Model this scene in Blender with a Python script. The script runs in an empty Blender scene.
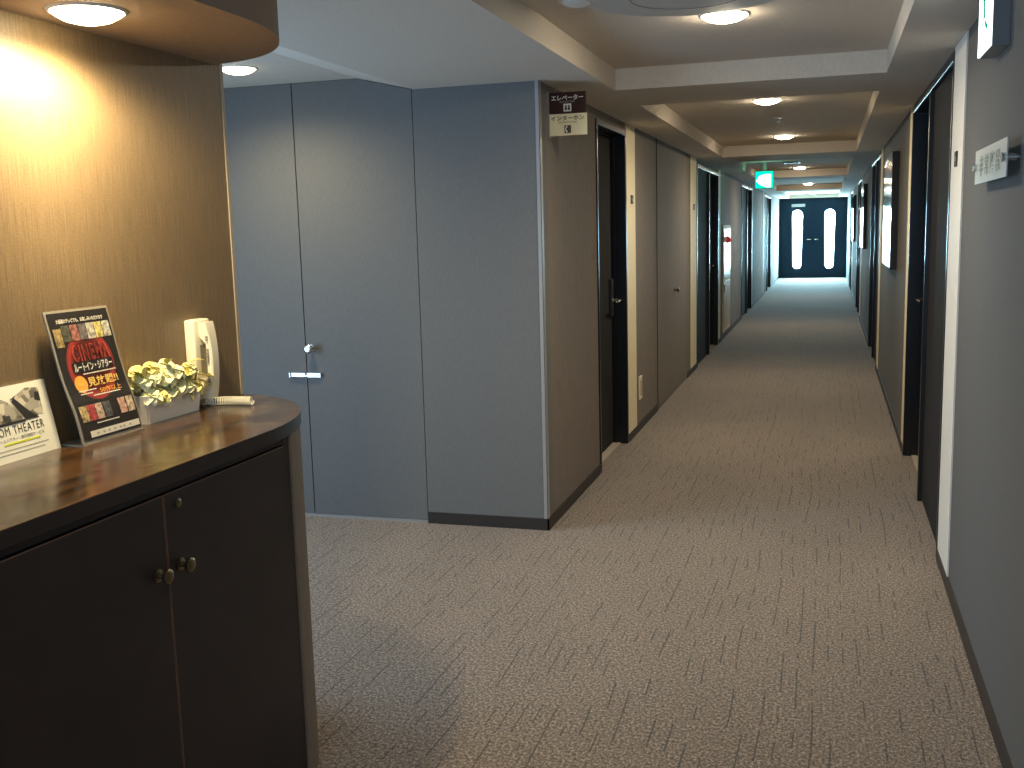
import bpy, bmesh, math, random
from mathutils import Vector, Matrix
random.seed(7)
PI = math.pi
C = bpy.context.scene.collection

# ------------------------------------------------------------------ helpers
def bx(bm, x0, x1, y0, y1, z0, z1):
    vs = [bm.verts.new((x, y, z)) for x in (x0, x1) for y in (y0, y1) for z in (z0, z1)]
    for f in ((0,1,3,2),(4,6,7,5),(0,4,5,1),(2,3,7,6),(0,2,6,4),(1,5,7,3)):
        bm.faces.new([vs[i] for i in f])

def box(x0, x1, y0, y1, z0, z1, bev=0.0, seg=2):
    bm = bmesh.new(); bx(bm, x0, x1, y0, y1, z0, z1)
    if bev:
        bmesh.ops.bevel(bm, geom=list(bm.edges), offset=bev, segments=seg, profile=0.5, affect='EDGES', clamp_overlap=True)
    return bm

def prism(pts, z0, z1, bev=0.0, bm=None):
    own = bm is None
    if own: bm = bmesh.new()
    lo = [bm.verts.new((x, y, z0)) for x, y in pts]; hi = [bm.verts.new((x, y, z1)) for x, y in pts]
    n = len(pts)
    bm.faces.new(lo[::-1]); top = bm.faces.new(hi)
    for i in range(n): bm.faces.new((lo[i], lo[(i+1) % n], hi[(i+1) % n], hi[i]))
    if bev:
        ed = [e for e in bm.edges if abs(e.verts[0].co.z - e.verts[1].co.z) < 1e-6]
        bmesh.ops.bevel(bm, geom=ed, offset=bev, segments=3, profile=0.5, affect='EDGES', clamp_overlap=True)
    return bm

def profile_prism(pts, axis, a0, a1, bm=None):
    """polygon in the plane across `axis` ('x': pts=(y,z); 'y': pts=(x,z)), swept from a0 to a1"""
    if bm is None: bm = bmesh.new()
    mk = (lambda a, p: (a, p[0], p[1])) if axis == 'x' else (lambda a, p: (p[0], a, p[1]))
    lo = [bm.verts.new(mk(a0, p)) for p in pts]; hi = [bm.verts.new(mk(a1, p)) for p in pts]
    n = len(pts)
    bm.faces.new(lo[::-1]); bm.faces.new(hi)
    for i in range(n): bm.faces.new((lo[i], lo[(i+1) % n], hi[(i+1) % n], hi[i]))
    return bm

def lathe(prof, centre, direction=(0,0,1), seg=28, bm=None, closed=True):
    """prof = [(radius, height)...] turned about `direction` from `centre`"""
    if bm is None: bm = bmesh.new()
    q = Vector((0,0,1)).rotation_difference(Vector(direction).normalized())
    c = Vector(centre); rings = []
    for r, h in prof:
        if r < 1e-6: rings.append([bm.verts.new(c + q @ Vector((0,0,h)))])
        else: rings.append([bm.verts.new(c + q @ Vector((r*math.cos(2*PI*i/seg), r*math.sin(2*PI*i/seg), h))) for i in range(seg)])
    for a, b in zip(rings, rings[1:]):
        for i in range(seg):
            j = (i+1) % seg
            if len(a) == 1 and len(b) == 1: continue
            if len(a) == 1: bm.faces.new((a[0], b[i], b[j]))
            elif len(b) == 1: bm.faces.new((a[i], b[0], a[j]))
            else: bm.faces.new((a[i], b[i], b[j], a[j]))
    return bm

def tube(path, r, seg=10, bm=None):
    if bm is None: bm = bmesh.new()
    P = [Vector(p) for p in path]; n = len(P); rings = []
    t0 = (P[1]-P[0]).normalized()
    up = Vector((0,0,1)) if abs(t0.z) < .9 else Vector((1,0,0))
    u = t0.cross(up).normalized()
    for k in range(n):
        t = (P[min(k+1, n-1)] - P[max(k-1, 0)]).normalized()
        u = (u - t*u.dot(t)).normalized(); v = t.cross(u)
        rr = r[k] if isinstance(r, (list, tuple)) else r
        rings.append([bm.verts.new(P[k] + u*rr*math.cos(2*PI*i/seg) + v*rr*math.sin(2*PI*i/seg)) for i in range(seg)])
    for a, b in zip(rings, rings[1:]):
        for i in range(seg):
            j = (i+1) % seg
            bm.faces.new((a[i], a[j], b[j], b[i]))
    bm.faces.new(rings[0][::-1]); bm.faces.new(rings[-1])
    return bm

def obj(name, bm, mat, parent=None, loc=(0,0,0), smooth=False, kind=None, rot=None):
    bmesh.ops.recalc_face_normals(bm, faces=bm.faces)
    me = bpy.data.meshes.new(name); bm.to_mesh(me); bm.free()
    for m in (mat if isinstance(mat, (list, tuple)) else [mat]): me.materials.append(m)
    if smooth:
        for p in me.polygons: p.use_smooth = True
        try: me.set_sharp_from_angle(angle=math.radians(40))
        except Exception: pass
    o = bpy.data.objects.new(name, me); C.objects.link(o); o.location = loc
    if rot: o.rotation_euler = rot
    if parent: o.parent = parent
    if kind: o['kind'] = kind
    return o

def struct(name, bm, mat, parent=None, smooth=False):
    return obj(name, bm, mat, parent, smooth=smooth, kind=None if parent else 'structure')

def thing(name, label, cat, loc=(0,0,0), rot=(0,0,0), group=None):
    o = bpy.data.objects.new(name, None); C.objects.link(o)
    o.empty_display_size = .05
    o.location = loc; o.rotation_euler = rot; tag(o, label, cat, group); return o

def tag(o, label, cat, group=None):
    o['label'] = label; o['category'] = cat
    if group: o['group'] = group
    return o

def sroot(name):
    o = bpy.data.objects.new(name, None); C.objects.link(o); o['kind'] = 'structure'; return o

# ------------------------------------------------------------------ materials
def nt(name):
    m = bpy.data.materials.new(name); m.use_nodes = True
    N = m.node_tree.nodes; L = m.node_tree.links
    return m, N, L, N['Principled BSDF']

def plain(name, col, rough=.5, metal=0, spec=.5, noise=0, scale=40, bump=0, emit=0, emcol=None, coat=0):
    m, N, L, b = nt(name)
    b.inputs['Base Color'].default_value = (*col, 1); b.inputs['Roughness'].default_value = rough
    b.inputs['Metallic'].default_value = metal; b.inputs['Specular IOR Level'].default_value = spec
    b.inputs['Coat Weight'].default_value = coat
    if emit:
        b.inputs['Emission Color'].default_value = (*(emcol or col), 1); b.inputs['Emission Strength'].default_value = emit
    if noise or bump:
        tc = N.new('ShaderNodeTexCoord'); n = N.new('ShaderNodeTexNoise'); n.inputs['Scale'].default_value = scale
        n.inputs['Detail'].default_value = 5
        L.new(tc.outputs['Object'], n.inputs['Vector'])
        if noise:
            r = N.new('ShaderNodeValToRGB'); L.new(n.outputs['Fac'], r.inputs['Fac'])
            r.color_ramp.elements[0].position = .3; r.color_ramp.elements[1].position = .7
            r.color_ramp.elements[0].color = (*[c*(1-noise) for c in col], 1)
            r.color_ramp.elements[1].color = (*[min(1, c*(1+noise)) for c in col], 1)
            L.new(r.outputs['Color'], b.inputs['Base Color'])
        if bump:
            bp = N.new('ShaderNodeBump'); bp.inputs['Strength'].default_value = bump; bp.inputs['Distance'].default_value = .002
            L.new(n.outputs['Fac'], bp.inputs['Height']); L.new(bp.outputs['Normal'], b.inputs['Normal'])
    return m

def textile(name, col, var=.22, rough=.75, spec=.3, streak=(260, 260, 14), bump=.25):
    """woven vinyl wall covering: fine, mostly vertical threads with slow mottling"""
    m, N, L, b = nt(name)
    tc = N.new('ShaderNodeTexCoord')
    def nz(sc, det):
        mp = N.new('ShaderNodeMapping'); mp.inputs['Scale'].default_value = sc
        L.new(tc.outputs['Object'], mp.inputs['Vector'])
        n = N.new('ShaderNodeTexNoise'); n.inputs['Scale'].default_value = 1; n.inputs['Detail'].default_value = det
        L.new(mp.outputs['Vector'], n.inputs['Vector']); return n
    a = nz(streak, 3); c = nz((90, 90, 240), 2)
    mx = N.new('ShaderNodeMath'); mx.operation = 'ADD'; L.new(a.outputs['Fac'], mx.inputs[0])
    m2 = N.new('ShaderNodeMath'); m2.operation = 'MULTIPLY'; m2.inputs[1].default_value = .5
    L.new(c.outputs['Fac'], m2.inputs[0]); L.new(m2.outputs[0], mx.inputs[1])
    r = N.new('ShaderNodeValToRGB'); r.color_ramp.elements[0].position = .5; r.color_ramp.elements[1].position = 1.0
    r.color_ramp.elements[0].color = (*[k*(1-var) for k in col], 1); r.color_ramp.elements[1].color = (*[k*(1+var) for k in col], 1)
    L.new(mx.outputs[0], r.inputs['Fac']); L.new(r.outputs['Color'], b.inputs['Base Color'])
    bp = N.new('ShaderNodeBump'); bp.inputs['Strength'].default_value = bump; bp.inputs['Distance'].default_value = .0015
    L.new(mx.outputs[0], bp.inputs['Height']); L.new(bp.outputs['Normal'], b.inputs['Normal'])
    b.inputs['Roughness'].default_value = rough; b.inputs['Specular IOR Level'].default_value = spec
    return m

def emis(name, col, s):
    m = bpy.data.materials.new(name); m.use_nodes = True; N = m.node_tree.nodes; N.clear()
    e = N.new('ShaderNodeEmission'); e.inputs['Color'].default_value = (*col, 1); e.inputs['Strength'].default_value = s
    o = N.new('ShaderNodeOutputMaterial'); m.node_tree.links.new(e.outputs[0], o.inputs['Surface']); return m

def carpet_mat():
    m, N, L, b = nt('carpet loop pile')
    tc = N.new('ShaderNodeTexCoord'); sep = N.new('ShaderNodeSeparateXYZ'); L.new(tc.outputs['Object'], sep.inputs[0])
    def M(op, a, bb=None, c=None):
        n = N.new('ShaderNodeMath'); n.operation = op
        for i, v in enumerate((a, bb, c)):
            if v is None: continue
            if isinstance(v, (int, float)): n.inputs[i].default_value = v
            else: L.new(v, n.inputs[i])
        return n.outputs[0]
    def noise(sc, det=2, rough=.5, vec=None):
        mp = N.new('ShaderNodeMapping'); mp.inputs['Scale'].default_value = sc
        L.new(vec if vec is not None else tc.outputs['Object'], mp.inputs['Vector'])
        n = N.new('ShaderNodeTexNoise'); n.inputs['Scale'].default_value = 1; n.inputs['Detail'].default_value = det
        n.inputs['Roughness'].default_value = rough
        L.new(mp.outputs['Vector'], n.inputs['Vector']); return n.outputs['Fac']
    grain = noise((105, 80, 105), 5, .85)
    ramp = N.new('ShaderNodeValToRGB'); e = ramp.color_ramp.elements
    e[0].position = .40; e[0].color = (.040, .029, .022, 1)
    e[1].position = .62; e[1].color = (.52, .42, .33, 1)
    k = ramp.color_ramp.elements.new(.5); k.color = (.185, .142, .108, 1)
    L.new(grain, ramp.inputs['Fac'])
    # slow mottling
    mot = M('MULTIPLY_ADD', noise((2.2, 1.1, 1), 3), .35, .82)
    # broken dark grooves that run along the corridor, slightly wandering
    wob = M('MULTIPLY', M('SUBTRACT', noise((1.6, .7, 1), 1), .5), .10)
    xs = M('MULTIPLY', M('ADD', sep.outputs['X'], wob), 19.0)
    col = M('FLOOR', xs)
    fr = M('ABSOLUTE', M('SUBTRACT', M('FRACT', xs), .5))
    line = M('LESS_THAN', fr, .055)
    cmb = N.new('ShaderNodeCombineXYZ'); L.new(M('MULTIPLY', col, 7.31), cmb.inputs[0]); L.new(M('MULTIPLY', sep.outputs['Y'], 1.0), cmb.inputs[1])
    pres = N.new('ShaderNodeTexNoise'); pres.inputs['Scale'].default_value = 4.2; pres.inputs['Detail'].default_value = 1
    L.new(cmb.outputs[0], pres.inputs['Vector'])
    on = M('GREATER_THAN', pres.outputs['Fac'], .535)
    mask = M('MULTIPLY', line, on)
    dark = M('SUBTRACT', 1.0, M('MULTIPLY', mask, .62))
    tot = M('MULTIPLY', dark, mot)
    mixc = N.new('ShaderNodeMix'); mixc.data_type = 'RGBA'; mixc.blend_type = 'MULTIPLY'; mixc.inputs['Factor'].default_value = 1
    L.new(ramp.outputs['Color'], mixc.inputs['A']); L.new(tot, mixc.inputs['B'])
    L.new(mixc.outputs['Result'], b.inputs['Base Color'])
    h = M('SUBTRACT', grain, M('MULTIPLY', mask, .6))
    bp = N.new('ShaderNodeBump'); bp.inputs['Strength'].default_value = .7; bp.inputs['Distance'].default_value = .004
    L.new(h, bp.inputs['Height']); L.new(bp.outputs['Normal'], b.inputs['Normal'])
    b.inputs['Roughness'].default_value = .9; b.inputs['Specular IOR Level'].default_value = .25
    b.inputs['Sheen Weight'].default_value = .25; b.inputs['Sheen Roughness'].default_value = .5
    return m

def wood_top():
    m, N, L, b = nt('worn espresso wood top')
    tc = N.new('ShaderNodeTexCoord'); mp = N.new('ShaderNodeMapping'); mp.inputs['Scale'].default_value = (9, 1.6, 9)
    L.new(tc.outputs['Object'], mp.inputs['Vector'])
    n = N.new('ShaderNodeTexNoise'); n.inputs['Scale'].default_value = 3; n.inputs['Detail'].default_value = 8; n.inputs['Distortion'].default_value = .6
    L.new(mp.outputs['Vector'], n.inputs['Vector'])
    r = N.new('ShaderNodeValToRGB'); e = r.color_ramp.elements
    e[0].position = .35; e[0].color = (.020, .010, .005, 1); e[1].position = .75; e[1].color = (.090, .041, .015, 1)
    L.new(n.outputs['Fac'], r.inputs['Fac']); L.new(r.outputs['Color'], b.inputs['Base Color'])
    n2 = N.new('ShaderNodeTexNoise'); n2.inputs['Scale'].default_value = 11; n2.inputs['Detail'].default_value = 7
    L.new(tc.outputs['Object'], n2.inputs['Vector'])
    r2 = N.new('ShaderNodeMapRange'); r2.inputs['From Min'].default_value = .3; r2.inputs['From Max'].default_value = .7
    r2.inputs['To Min'].default_value = .10; r2.inputs['To Max'].default_value = .28
    L.new(n2.outputs['Fac'], r2.inputs['Value']); L.new(r2.outputs[0], b.inputs['Roughness'])
    bp = N.new('ShaderNodeBump'); bp.inputs['Strength'].default_value = .15; bp.inputs['Distance'].default_value = .002
    L.new(n2.outputs['Fac'], bp.inputs['Height']); L.new(bp.outputs['Normal'], b.inputs['Normal'])
    b.inputs['Specular IOR Level'].default_value = .6
    return m

WALL = textile('taupe woven wallpaper', (.212, .180, .150))
WALLA = textile('blue grey woven wallpaper', (.165, .163, .160), var=.10, streak=(240, 240, 30), bump=.12)
WALLB = textile('brown silk wallpaper', (.215, .150, .085), var=.24, rough=.42, spec=.5, streak=(300, 300, 9), bump=.45)
CEIL = plain('grey ceiling paper', (.64, .58, .50), .85, noise=.05, scale=60, bump=.25)
CEIL2 = plain('soffit paper', (.34, .26, .20), .8, noise=.08, scale=60, bump=.2)
CARPET = carpet_mat()
BASE = plain('dark vinyl baseboard', (.030, .024, .021), .5)
CREAM = plain('cream wall panel', (.85, .76, .52), .6, noise=.04, scale=80)
WHITEP = plain('white wall panel', (.80, .78, .72), .6, noise=.02, scale=80)
BEAD = plain('pale aluminium corner bead', (.42, .41, .40), .4, .4)
DOORM = plain('dark glossy steel paint', (.014, .015, .018), .30, 0, .40, noise=.1, scale=8)
DOORG = plain('dark grey door paint', (.030, .029, .030), .75, 0, .12, noise=.08, scale=8)
DOORE = plain('dark exit door paint with glare tint', (.003, .018, .036), .6, 0, .15)  # teal tint takes in the cyan daylight glare around the slots
CHROME = plain('brushed steel', (.62, .62, .60), .25, 1)
LOCKM = plain('dark lock case', (.045, .045, .048), .35, .3)
THRESH = plain('stone threshold', (.42, .38, .32), .6)
BLACK = plain('black', (.008, .008, .008), .5)
GAP = plain('dark gap', (.01, .01, .012), .9)
PLASTIC = plain('ivory plastic', (.90, .84, .66), .4)
WPLAS = plain('white plastic', (.75, .75, .73), .45)
GREYPL = plain('grey plastic', (.20, .20, .20), .5)
WOODTOP = wood_top()
CAB = plain('espresso cabinet laminate', (.020, .013, .013), .48, 0, .4, noise=.25, scale=6)
CABEDGE = plain('worn door edge', (.17, .09, .055), .5)
BRONZE = plain('antique bronze', (.22, .17, .10), .38, 1)

# ------------------------------------------------------------------ main dimensions (metres)
XL, XR, H, HT = -1.375, .51, 2.281, 2.391
YB, YE = 5.009, 31.1          # face of the alcove wall, exit doors
Y0 = -2.2                     # wall behind the viewpoint
XA = -4.1                     # far side of the alcove
DT = 2.225                    # head of the room doors
R = .10                       # depth of the door recesses

# ------------------------------------------------------------------ floor
struct('floor', box(XA-.2, XR+.35, Y0-.2, YE+1.6, -.06, 0), CARPET)

# ------------------------------------------------------------------ side walls with recessed openings
DTS = {-1: 2.225, 1: 2.262}
def wall_run(name, x, s, y0, y1, openings, hz, mat):
    """x: face, s: outward direction (+1 right, -1 left)"""
    bm = bmesh.new(); xo = x + s*.22; DT = DTS[s]
    def b(a0, a1, z0, z1): bx(bm, min(x, xo), max(x, xo), a0, a1, z0, z1)
    y = y0
    for a, e in openings:
        b(y, a, 0, hz); b(a, e, DT, hz); y = e
    b(y, y1, 0, hz)
    # back of every recess
    for a, e in openings:
        xb = x + s*(R+.045)
        bx(bm, min(xb, xo), max(xb, xo), a-.02, e+.02, 0, DT+.01)
    return struct(name, bm, mat)

LO = [(6.30, 7.27), (11.40, 13.67), (17.50, 19.85), (23.66, 26.6)]
RO = [(4.92, 7.20), (11.40, 13.62), (17.75, 19.95), (24.1, 26.3)]
wall_run('wall_left', XL, -1, YB+.12, YE, LO, HT+.1, WALL)
wall_run('wall_right', XR, 1, Y0, YE, RO, HT+.1, textile('shade-darkened blue grey woven wallpaper', (.128, .130, .132), var=.10, streak=(240, 240, 30), bump=.12))  # blue grey paper darkened to stand in for weaker light on this wall

# alcove wall (faces the viewpoint) - panels either side of the flush door pair
bm = bmesh.new()
bx(bm, -2.045, XL, YB, YB+.12, 0, HT+.1)
bx(bm, XA, -3.40, YB, YB+.12, 0, HT+.1)
bx(bm, -3.40, -2.045, YB+.045, YB+.12, 0, HT+.1)
struct('wall_back', bm, WALLA)
struct('wall_alcove', box(XA-.12, XA, Y0, YB+.12, 0, HT+.1), WALLA)
struct('wall_front', box(XA, XR+.2, Y0-.12, Y0, 0, HT+.1), WALLA)
struct('wall_end', box(XL-.2, XR+.2, YE+.10, YE+.22, DT+.06, HT+.1), CEIL)
# brown feature wall behind the counter
WX, WY = -1.81, 2.872
struct('wall_counter', box(WX-.12, WX, Y0, WY, 0, 2.36), WALLB)
struct('trim_1', box(WX-.125, WX+.004, WY, WY+.013, 0, 2.36), plain('pale edge strip', (.42, .36, .28), .5))
# corner bead of the left wall
bm = bmesh.new(); bx(bm, XL-.018, XL+.003, YB-.004, YB, .062, H); bx(bm, XL, XL+.004, YB-.004, YB+.03, .062, H)
struct('trim_2', bm, BEAD)

# ------------------------------------------------------------------ ceilings
bm = bmesh.new()
XT0, XT1 = -1.10, .262
TOP = HT+.08
bx(bm, XT0, XT1, Y0, YE+.3, HT, TOP)                                  # tray ceiling
bx(bm, XL-.05, XT0, YB, YE+.3, H, TOP)                                 # left border
bx(bm, XT1, XR+.05, Y0, YE+.3, H, TOP)                                 # right border
for a, e in ((5.56, 6.31), (11.40, 12.40), (16.95, 17.75), (23.6, 24.4), (30.9, YE+.3)):
    bx(bm, XT0, XT1, a, e, H, HT+.001)
# lobby side: flat border, slope, higher field
profile_prism([(XT0, H), (-2.035, H), (-2.348, 2.356), (XA, 2.356), (XA, TOP), (XT0, TOP)], 'y', Y0, YB, bm)
struct('ceiling', bm, CEIL)

# rounded soffit over the counter, same outline as the worktop
def counter_outline(inset=0.0, y_start=.80, back=WX):
    pts = [(back, y_start), (-1.365-inset, y_start)]
    a = .445-inset; b_ = .56-inset
    for i in range(0, 25):
        t = i/24*PI/2
        pts.append((WX + a*math.cos(t), 2.28 + b_*math.sin(t)))
    pts[-1] = (back, pts[-1][1])
    return pts
sof = struct('ceiling_soffit', prism(counter_outline(0, Y0), 2.08, 2.36), CEIL2)

# ------------------------------------------------------------------ baseboards
def base(name, segs):
    bm = bmesh.new()
    for s in segs: bx(bm, *s, 0, .062)
    struct(name, bm, BASE)
base('baseboard_left', [(XL, XL+.008, a, b) for a, b in ((YB-.008, 6.30), (7.27, 8.62), (10.6, 11.38), (13.93, 17.5), (19.85, 23.66), (26.6, YE))])
base('baseboard_back', [(-2.045, XL+.008, YB-.008, YB)])
base('baseboard_right', [(XR-.008, XR, a, b) for a, b in ((Y0, 4.92), (7.20, 11.4), (13.62, 17.75), (19.95, 24.1), (26.3, YE))])

# ------------------------------------------------------------------ cream panels carrying the room numbers
trim_n = [3]
def strip(side, y0, y1, mat, z0=.062):
    x = XL if side < 0 else XR
    a, b = (x, x+.006) if side < 0 else (x-.006, x)
    struct('trim_%d' % trim_n[0], box(a, b, y0, y1, z0, H-.002), mat); trim_n[0] += 1
strip(-1, 7.275, 7.62, CREAM); strip(-1, 10.85, 11.34, CREAM); strip(-1, 13.69, 13.93, CREAM); strip(-1, 19.87, 20.1, WHITEP); strip(-1, 23.3, 23.62, WHITEP)
strip(1, 4.50, 4.90, WHITEP); strip(1, 7.215, 7.42, CREAM); strip(1, 11.03, 11.36, CREAM); strip(1, 17.3, 17.72, WHITEP); strip(1, 23.6, 24.06, WHITEP)

# ------------------------------------------------------------------ room doors
def lever(bm, x, s, y, z, hand):
    """lever handle: rose, neck, grip. s = direction into the corridor"""
    lathe([(0,0),(.024,0),(.024,.006),(.020,.009),(0,.009)], (x, y, z), (s,0,0), 20, bm)
    tube([(x, y, z), (x+s*.045, y, z), (x+s*.056, y-hand*.008, z), (x+s*.058, y-hand*.03, z), (x+s*.056, y-hand*.115, z-.004), (x+s*.048, y-hand*.125, z-.004)],
         [.009,.009,.0095,.009,.008,.007], 12, bm)

door_n = [1]
def room_door(side, y0, y1, split=None, lock=False):
    """opening y0..y1; with `split`, y0..split is a flush dark panel and the leaf stands recessed beyond it"""
    s = -side                     # into the corridor
    x = XL if side < 0 else XR
    o = sroot('door_%d' % door_n[0]); door_n[0] += 1
    F = .035; DT = DTS[side]
    def B(bm, d0, d1, a, b, z0, z1):
        xa, xb = x - s*d0, x - s*d1
        bx(bm, min(xa, xb), max(xa, xb), a, b, z0, z1)
    bm = bmesh.new()
    B(bm, -.008, R+.045, y0, y0+F, 0, DT); B(bm, -.008, R+.045, y1-F, y1, 0, DT); B(bm, -.008, R+.045, y0+F, y1-F, DT-F, DT)
    # inner rebate
    B(bm, R-.03, R+.04, y1-F-.012, y1-F, 0, DT-F); B(bm, R-.03, R+.04, y0+F, y1-F, DT-F-.012, DT-F)
    ys = y0+F
    if split:
        B(bm, -.008, R+.045, split, split+.045, 0, DT-F); ys = split+.045
    bmesh.ops.bevel(bm, geom=list(bm.edges), offset=.003, segments=1, affect='EDGES')
    obj('frame', bm, DOORM, o)
    if split:
        bm = bmesh.new(); B(bm, .012, .05, y0+F+.002, split-.002, .012, DT-F-.002)
        bmesh.ops.bevel(bm, geom=list(bm.edges), offset=.004, segments=2, affect='EDGES')
        obj('side_panel', bm, DOORG, o)
    bm = bmesh.new(); B(bm, R, R+.04, ys+.002, y1-F-.014, .012, DT-F-.014)
    leaf = obj('leaf', bm, DOORG, o)
    yh = y1-F-.075
    xf = x - s*R
    if lock:
        obj('lock_case', box(xf-.001 if s>0 else xf-.022, xf+.022 if s>0 else xf+.001, yh-.035, yh+.035, .94, 1.20, .004), LOCKM, o)
        bm = bmesh.new(); lever(bm, xf+s*.02, s, yh, 1.05, 1)
    else:
        bm = bmesh.new(); lever(bm, xf, s, yh, 1.05, 1)
    obj('lever_handle', bm, CHROME, o, smooth=True)
    # hinges of the leaf
    bm = bmesh.new(); B(bm, R-.055, R+.02, ys, y1-F, 0, .008)
    obj('threshold', bm, THRESH, o)
    # strike plate catching the light on the near jamb
    bm = bmesh.new(); B(bm, -.0095, -.007, y0+.010, y0+.025, 1.86, 1.90)
    obj('latch_plate', bm, CHROME, o)
    return o
room_door(-1, 6.30, 7.27, None, True)
room_door(-1, 11.40, 13.67, 12.60)
room_door(-1, 17.50, 19.85, 18.70)
room_door(-1, 23.66, 26.60, 25.1)
room_door(1, 4.92, 7.20, 5.98)
room_door(1, 11.40, 13.62, 12.45)
room_door(1, 17.75, 19.95, 18.85)
room_door(1, 24.1, 26.3, 25.2)

# flush papered service door in the left wall (between the first two room doors)
sd = sroot('door_9')
bm = box(XL-.01, XL+.004, 8.66, 10.58, .03, DT+.03)
obj('leaf', bm, WALL, sd)
obj('knob', lathe([(0,0),(.018,0),(.018,.003),(.008,.006),(.008,.022),(.020,.028),(.023,.038),(.018,.046),(0,.048)], (XL+.004, 9.66, .97), (1,0,0)), BRONZE, sd, smooth=True)
bm = bmesh.new(); bx(bm, XL+.0002, XL+.003, 8.645, 8.66, .03, H); bx(bm, XL+.0002, XL+.003, 10.58, 10.592, .03, H)
obj('joint', bm, GAP, sd)

# flush papered double door in the alcove wall
fd = sroot('door_10')
def leafpoly(x0, x1, name):
    pts = [(x0, .016), (x1, .016)]
    if x1 > -2.348: pts += [(x1, H + (-2.035-x1)/.313*.075 - .003), (-2.348, 2.353), (x0, 2.353)]
    else: pts += [(x1, 2.353), (x0, 2.353)]
    return obj(name, profile_prism(pts, 'y', YB, YB+.04), WALLA, fd)
leafpoly(-2.727, -2.049, 'leaf'); leafpoly(-3.398, -2.733, 'leaf')
bm = bmesh.new(); bx(bm, -3.40, -2.045, YB+.038, YB+.045, 0, 2.35)
obj('joint', bm, GAP, fd)
obj('sill_strip', box(-3.40, -2.047, YB-.006, YB+.03, 0, .014), BEAD, fd)
obj('knob', lathe([(0,0),(.020,0),(.020,.004),(.009,.008),(.009,.026),(.018,.031),(.024,.040),(.024,.050),(.016,.058),(0,.059)], (-2.690, YB, .949), (0,-1,0)), CHROME, fd, smooth=True)
bm = box(-2.832, -2.736, YB-.010, YB, .788, .812, .002); bmt = obj('latch_plate', bm, CHROME, fd)
bm = bmesh.new(); bx(bm, -2.727, -2.640, YB-.010, YB, .788, .812)
bx(bm, -2.815, -2.660, YB-.016, YB-.010, .793, .800); bx(bm, -2.832, -2.826, YB-.018, YB-.010, .788, .812); bx(bm, -2.646, -2.640, YB-.018, YB-.010, .788, .812)
obj('slide_bolt', bm, CHROME, fd)

# ------------------------------------------------------------------ exit doors at the far end
ed = sroot('door_11')
def slot_outline(cx, z0, z1, wt, wb, n=12):
    pts = []
    for i in range(n+1):
        t = PI*i/n; pts.append((cx+wt*math.cos(t), z1-wt+wt*math.sin(t)))
    for i in range(n+1):
        t = PI+PI*i/n; pts.append((cx+wb*math.cos(t), z0+wb+wb*math.sin(t)))
    return pts
def exit_leaf(x0, x1, cx):
    bm = bmesh.new()
    out = [(x0, .01), (x1, .01), (x1, DT+.04), (x0, DT+.04)]
    inn = slot_outline(cx, .26, 1.955, .150, .122)  # slots widened to take in the bloom of the daylight
    for y in (YE, YE+.05):
        vo = [bm.verts.new((x, y, z)) for x, z in out]; vi = [bm.verts.new((x, y, z)) for x, z in inn]
        eo = [bm.edges.new((vo[i], vo[(i+1) % 4])) for i in range(4)]
        ei = [bm.edges.new((vi[i], vi[(i+1) % len(vi)])) for i in range(len(vi))]
        bmesh.ops.triangle_fill(bm, edges=eo+ei, use_beauty=True)
        if y == YE: A = (vo, vi)
        else:
            for P, Q in zip(A, (vo, vi)):
                n = len(P)
                for i in range(n): bm.faces.new((P[i], P[(i+1) % n], Q[(i+1) % n], Q[i]))
    o = obj('leaf', bm, DOORE, ed)
    g = bmesh.new(); vs = [g.verts.new((x, YE+.024, z)) for x, z in slot_outline(cx, .258, 1.957, .151, .123)]; g.faces.new(vs)
    obj('pane', g, GLASS, o)
    rim = bmesh.new(); pts = [(x, YE-.002, z) for x, z in inn]; tube(pts+[pts[0]], .008, 6, rim)
    obj('glass_rim', rim, DOORM, o)
    return o
def glassmat():
    m = bpy.data.materials.new('frosted daylight glass'); m.use_nodes = True; N = m.node_tree.nodes; L = m.node_tree.links; N.clear()
    t = N.new('ShaderNodeBsdfTranslucent'); t.inputs['Color'].default_value = (.85, .97, 1, 1)
    tr = N.new('ShaderNodeBsdfTransparent'); tr.inputs['Color'].default_value = (.92, .98, 1, 1)
    mx = N.new('ShaderNodeMixShader'); mx.inputs[0].default_value = .55
    o = N.new('ShaderNodeOutputMaterial'); L.new(t.outputs[0], mx.inputs[1]); L.new(tr.outputs[0], mx.inputs[2]); L.new(mx.outputs[0], o.inputs[0])
    return m
GLASS = glassmat()
exit_leaf(XL+.06, -.437, -.862); exit_leaf(-.431, XR-.03, .030)
bm = bmesh.new(); bx(bm, XL, XL+.06, YE-.03, YE+.1, 0, H); bx(bm, XR-.03, XR, YE-.03, YE+.1, 0, H); bx(bm, XL+.06, XR-.03, YE-.03, YE+.1, DT+.04, H)
obj('frame', bm, DOORE, ed)
obj('astragal', box(-.447, -.421, YE-.012, YE-.001, .01, DT+.04), DOORE, ed)
obj('bottom_seal', box(XL+.06, XR-.03, YE+.05, YE+.06, 0, .03), BLACK, ed)
for hx in (-.49, -.375):
    obj('lever_handle', tube([(hx, YE, 1.10), (hx, YE-.05, 1.10), (hx+(-.10 if hx < -.43 else .10), YE-.055, 1.10)], .012, 10), CHROME, ed, smooth=True)
obj('name_plate', box(-1.03, -.655, YE-.012, YE, 2.04, 2.12), plain('pale door plate', (.45, .50, .52), .5), ed)
# landing outside the exit doors - its wall glows by itself to stand in for daylight
struct('wall_outside', box(XL-1.2, XR+1.2, YE+3.2, YE+3.3, -1, 3.6), plain('glowing outside wall', (.85, .9, .92), .9, emit=6, emcol=(.80, .96, 1)))

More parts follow.
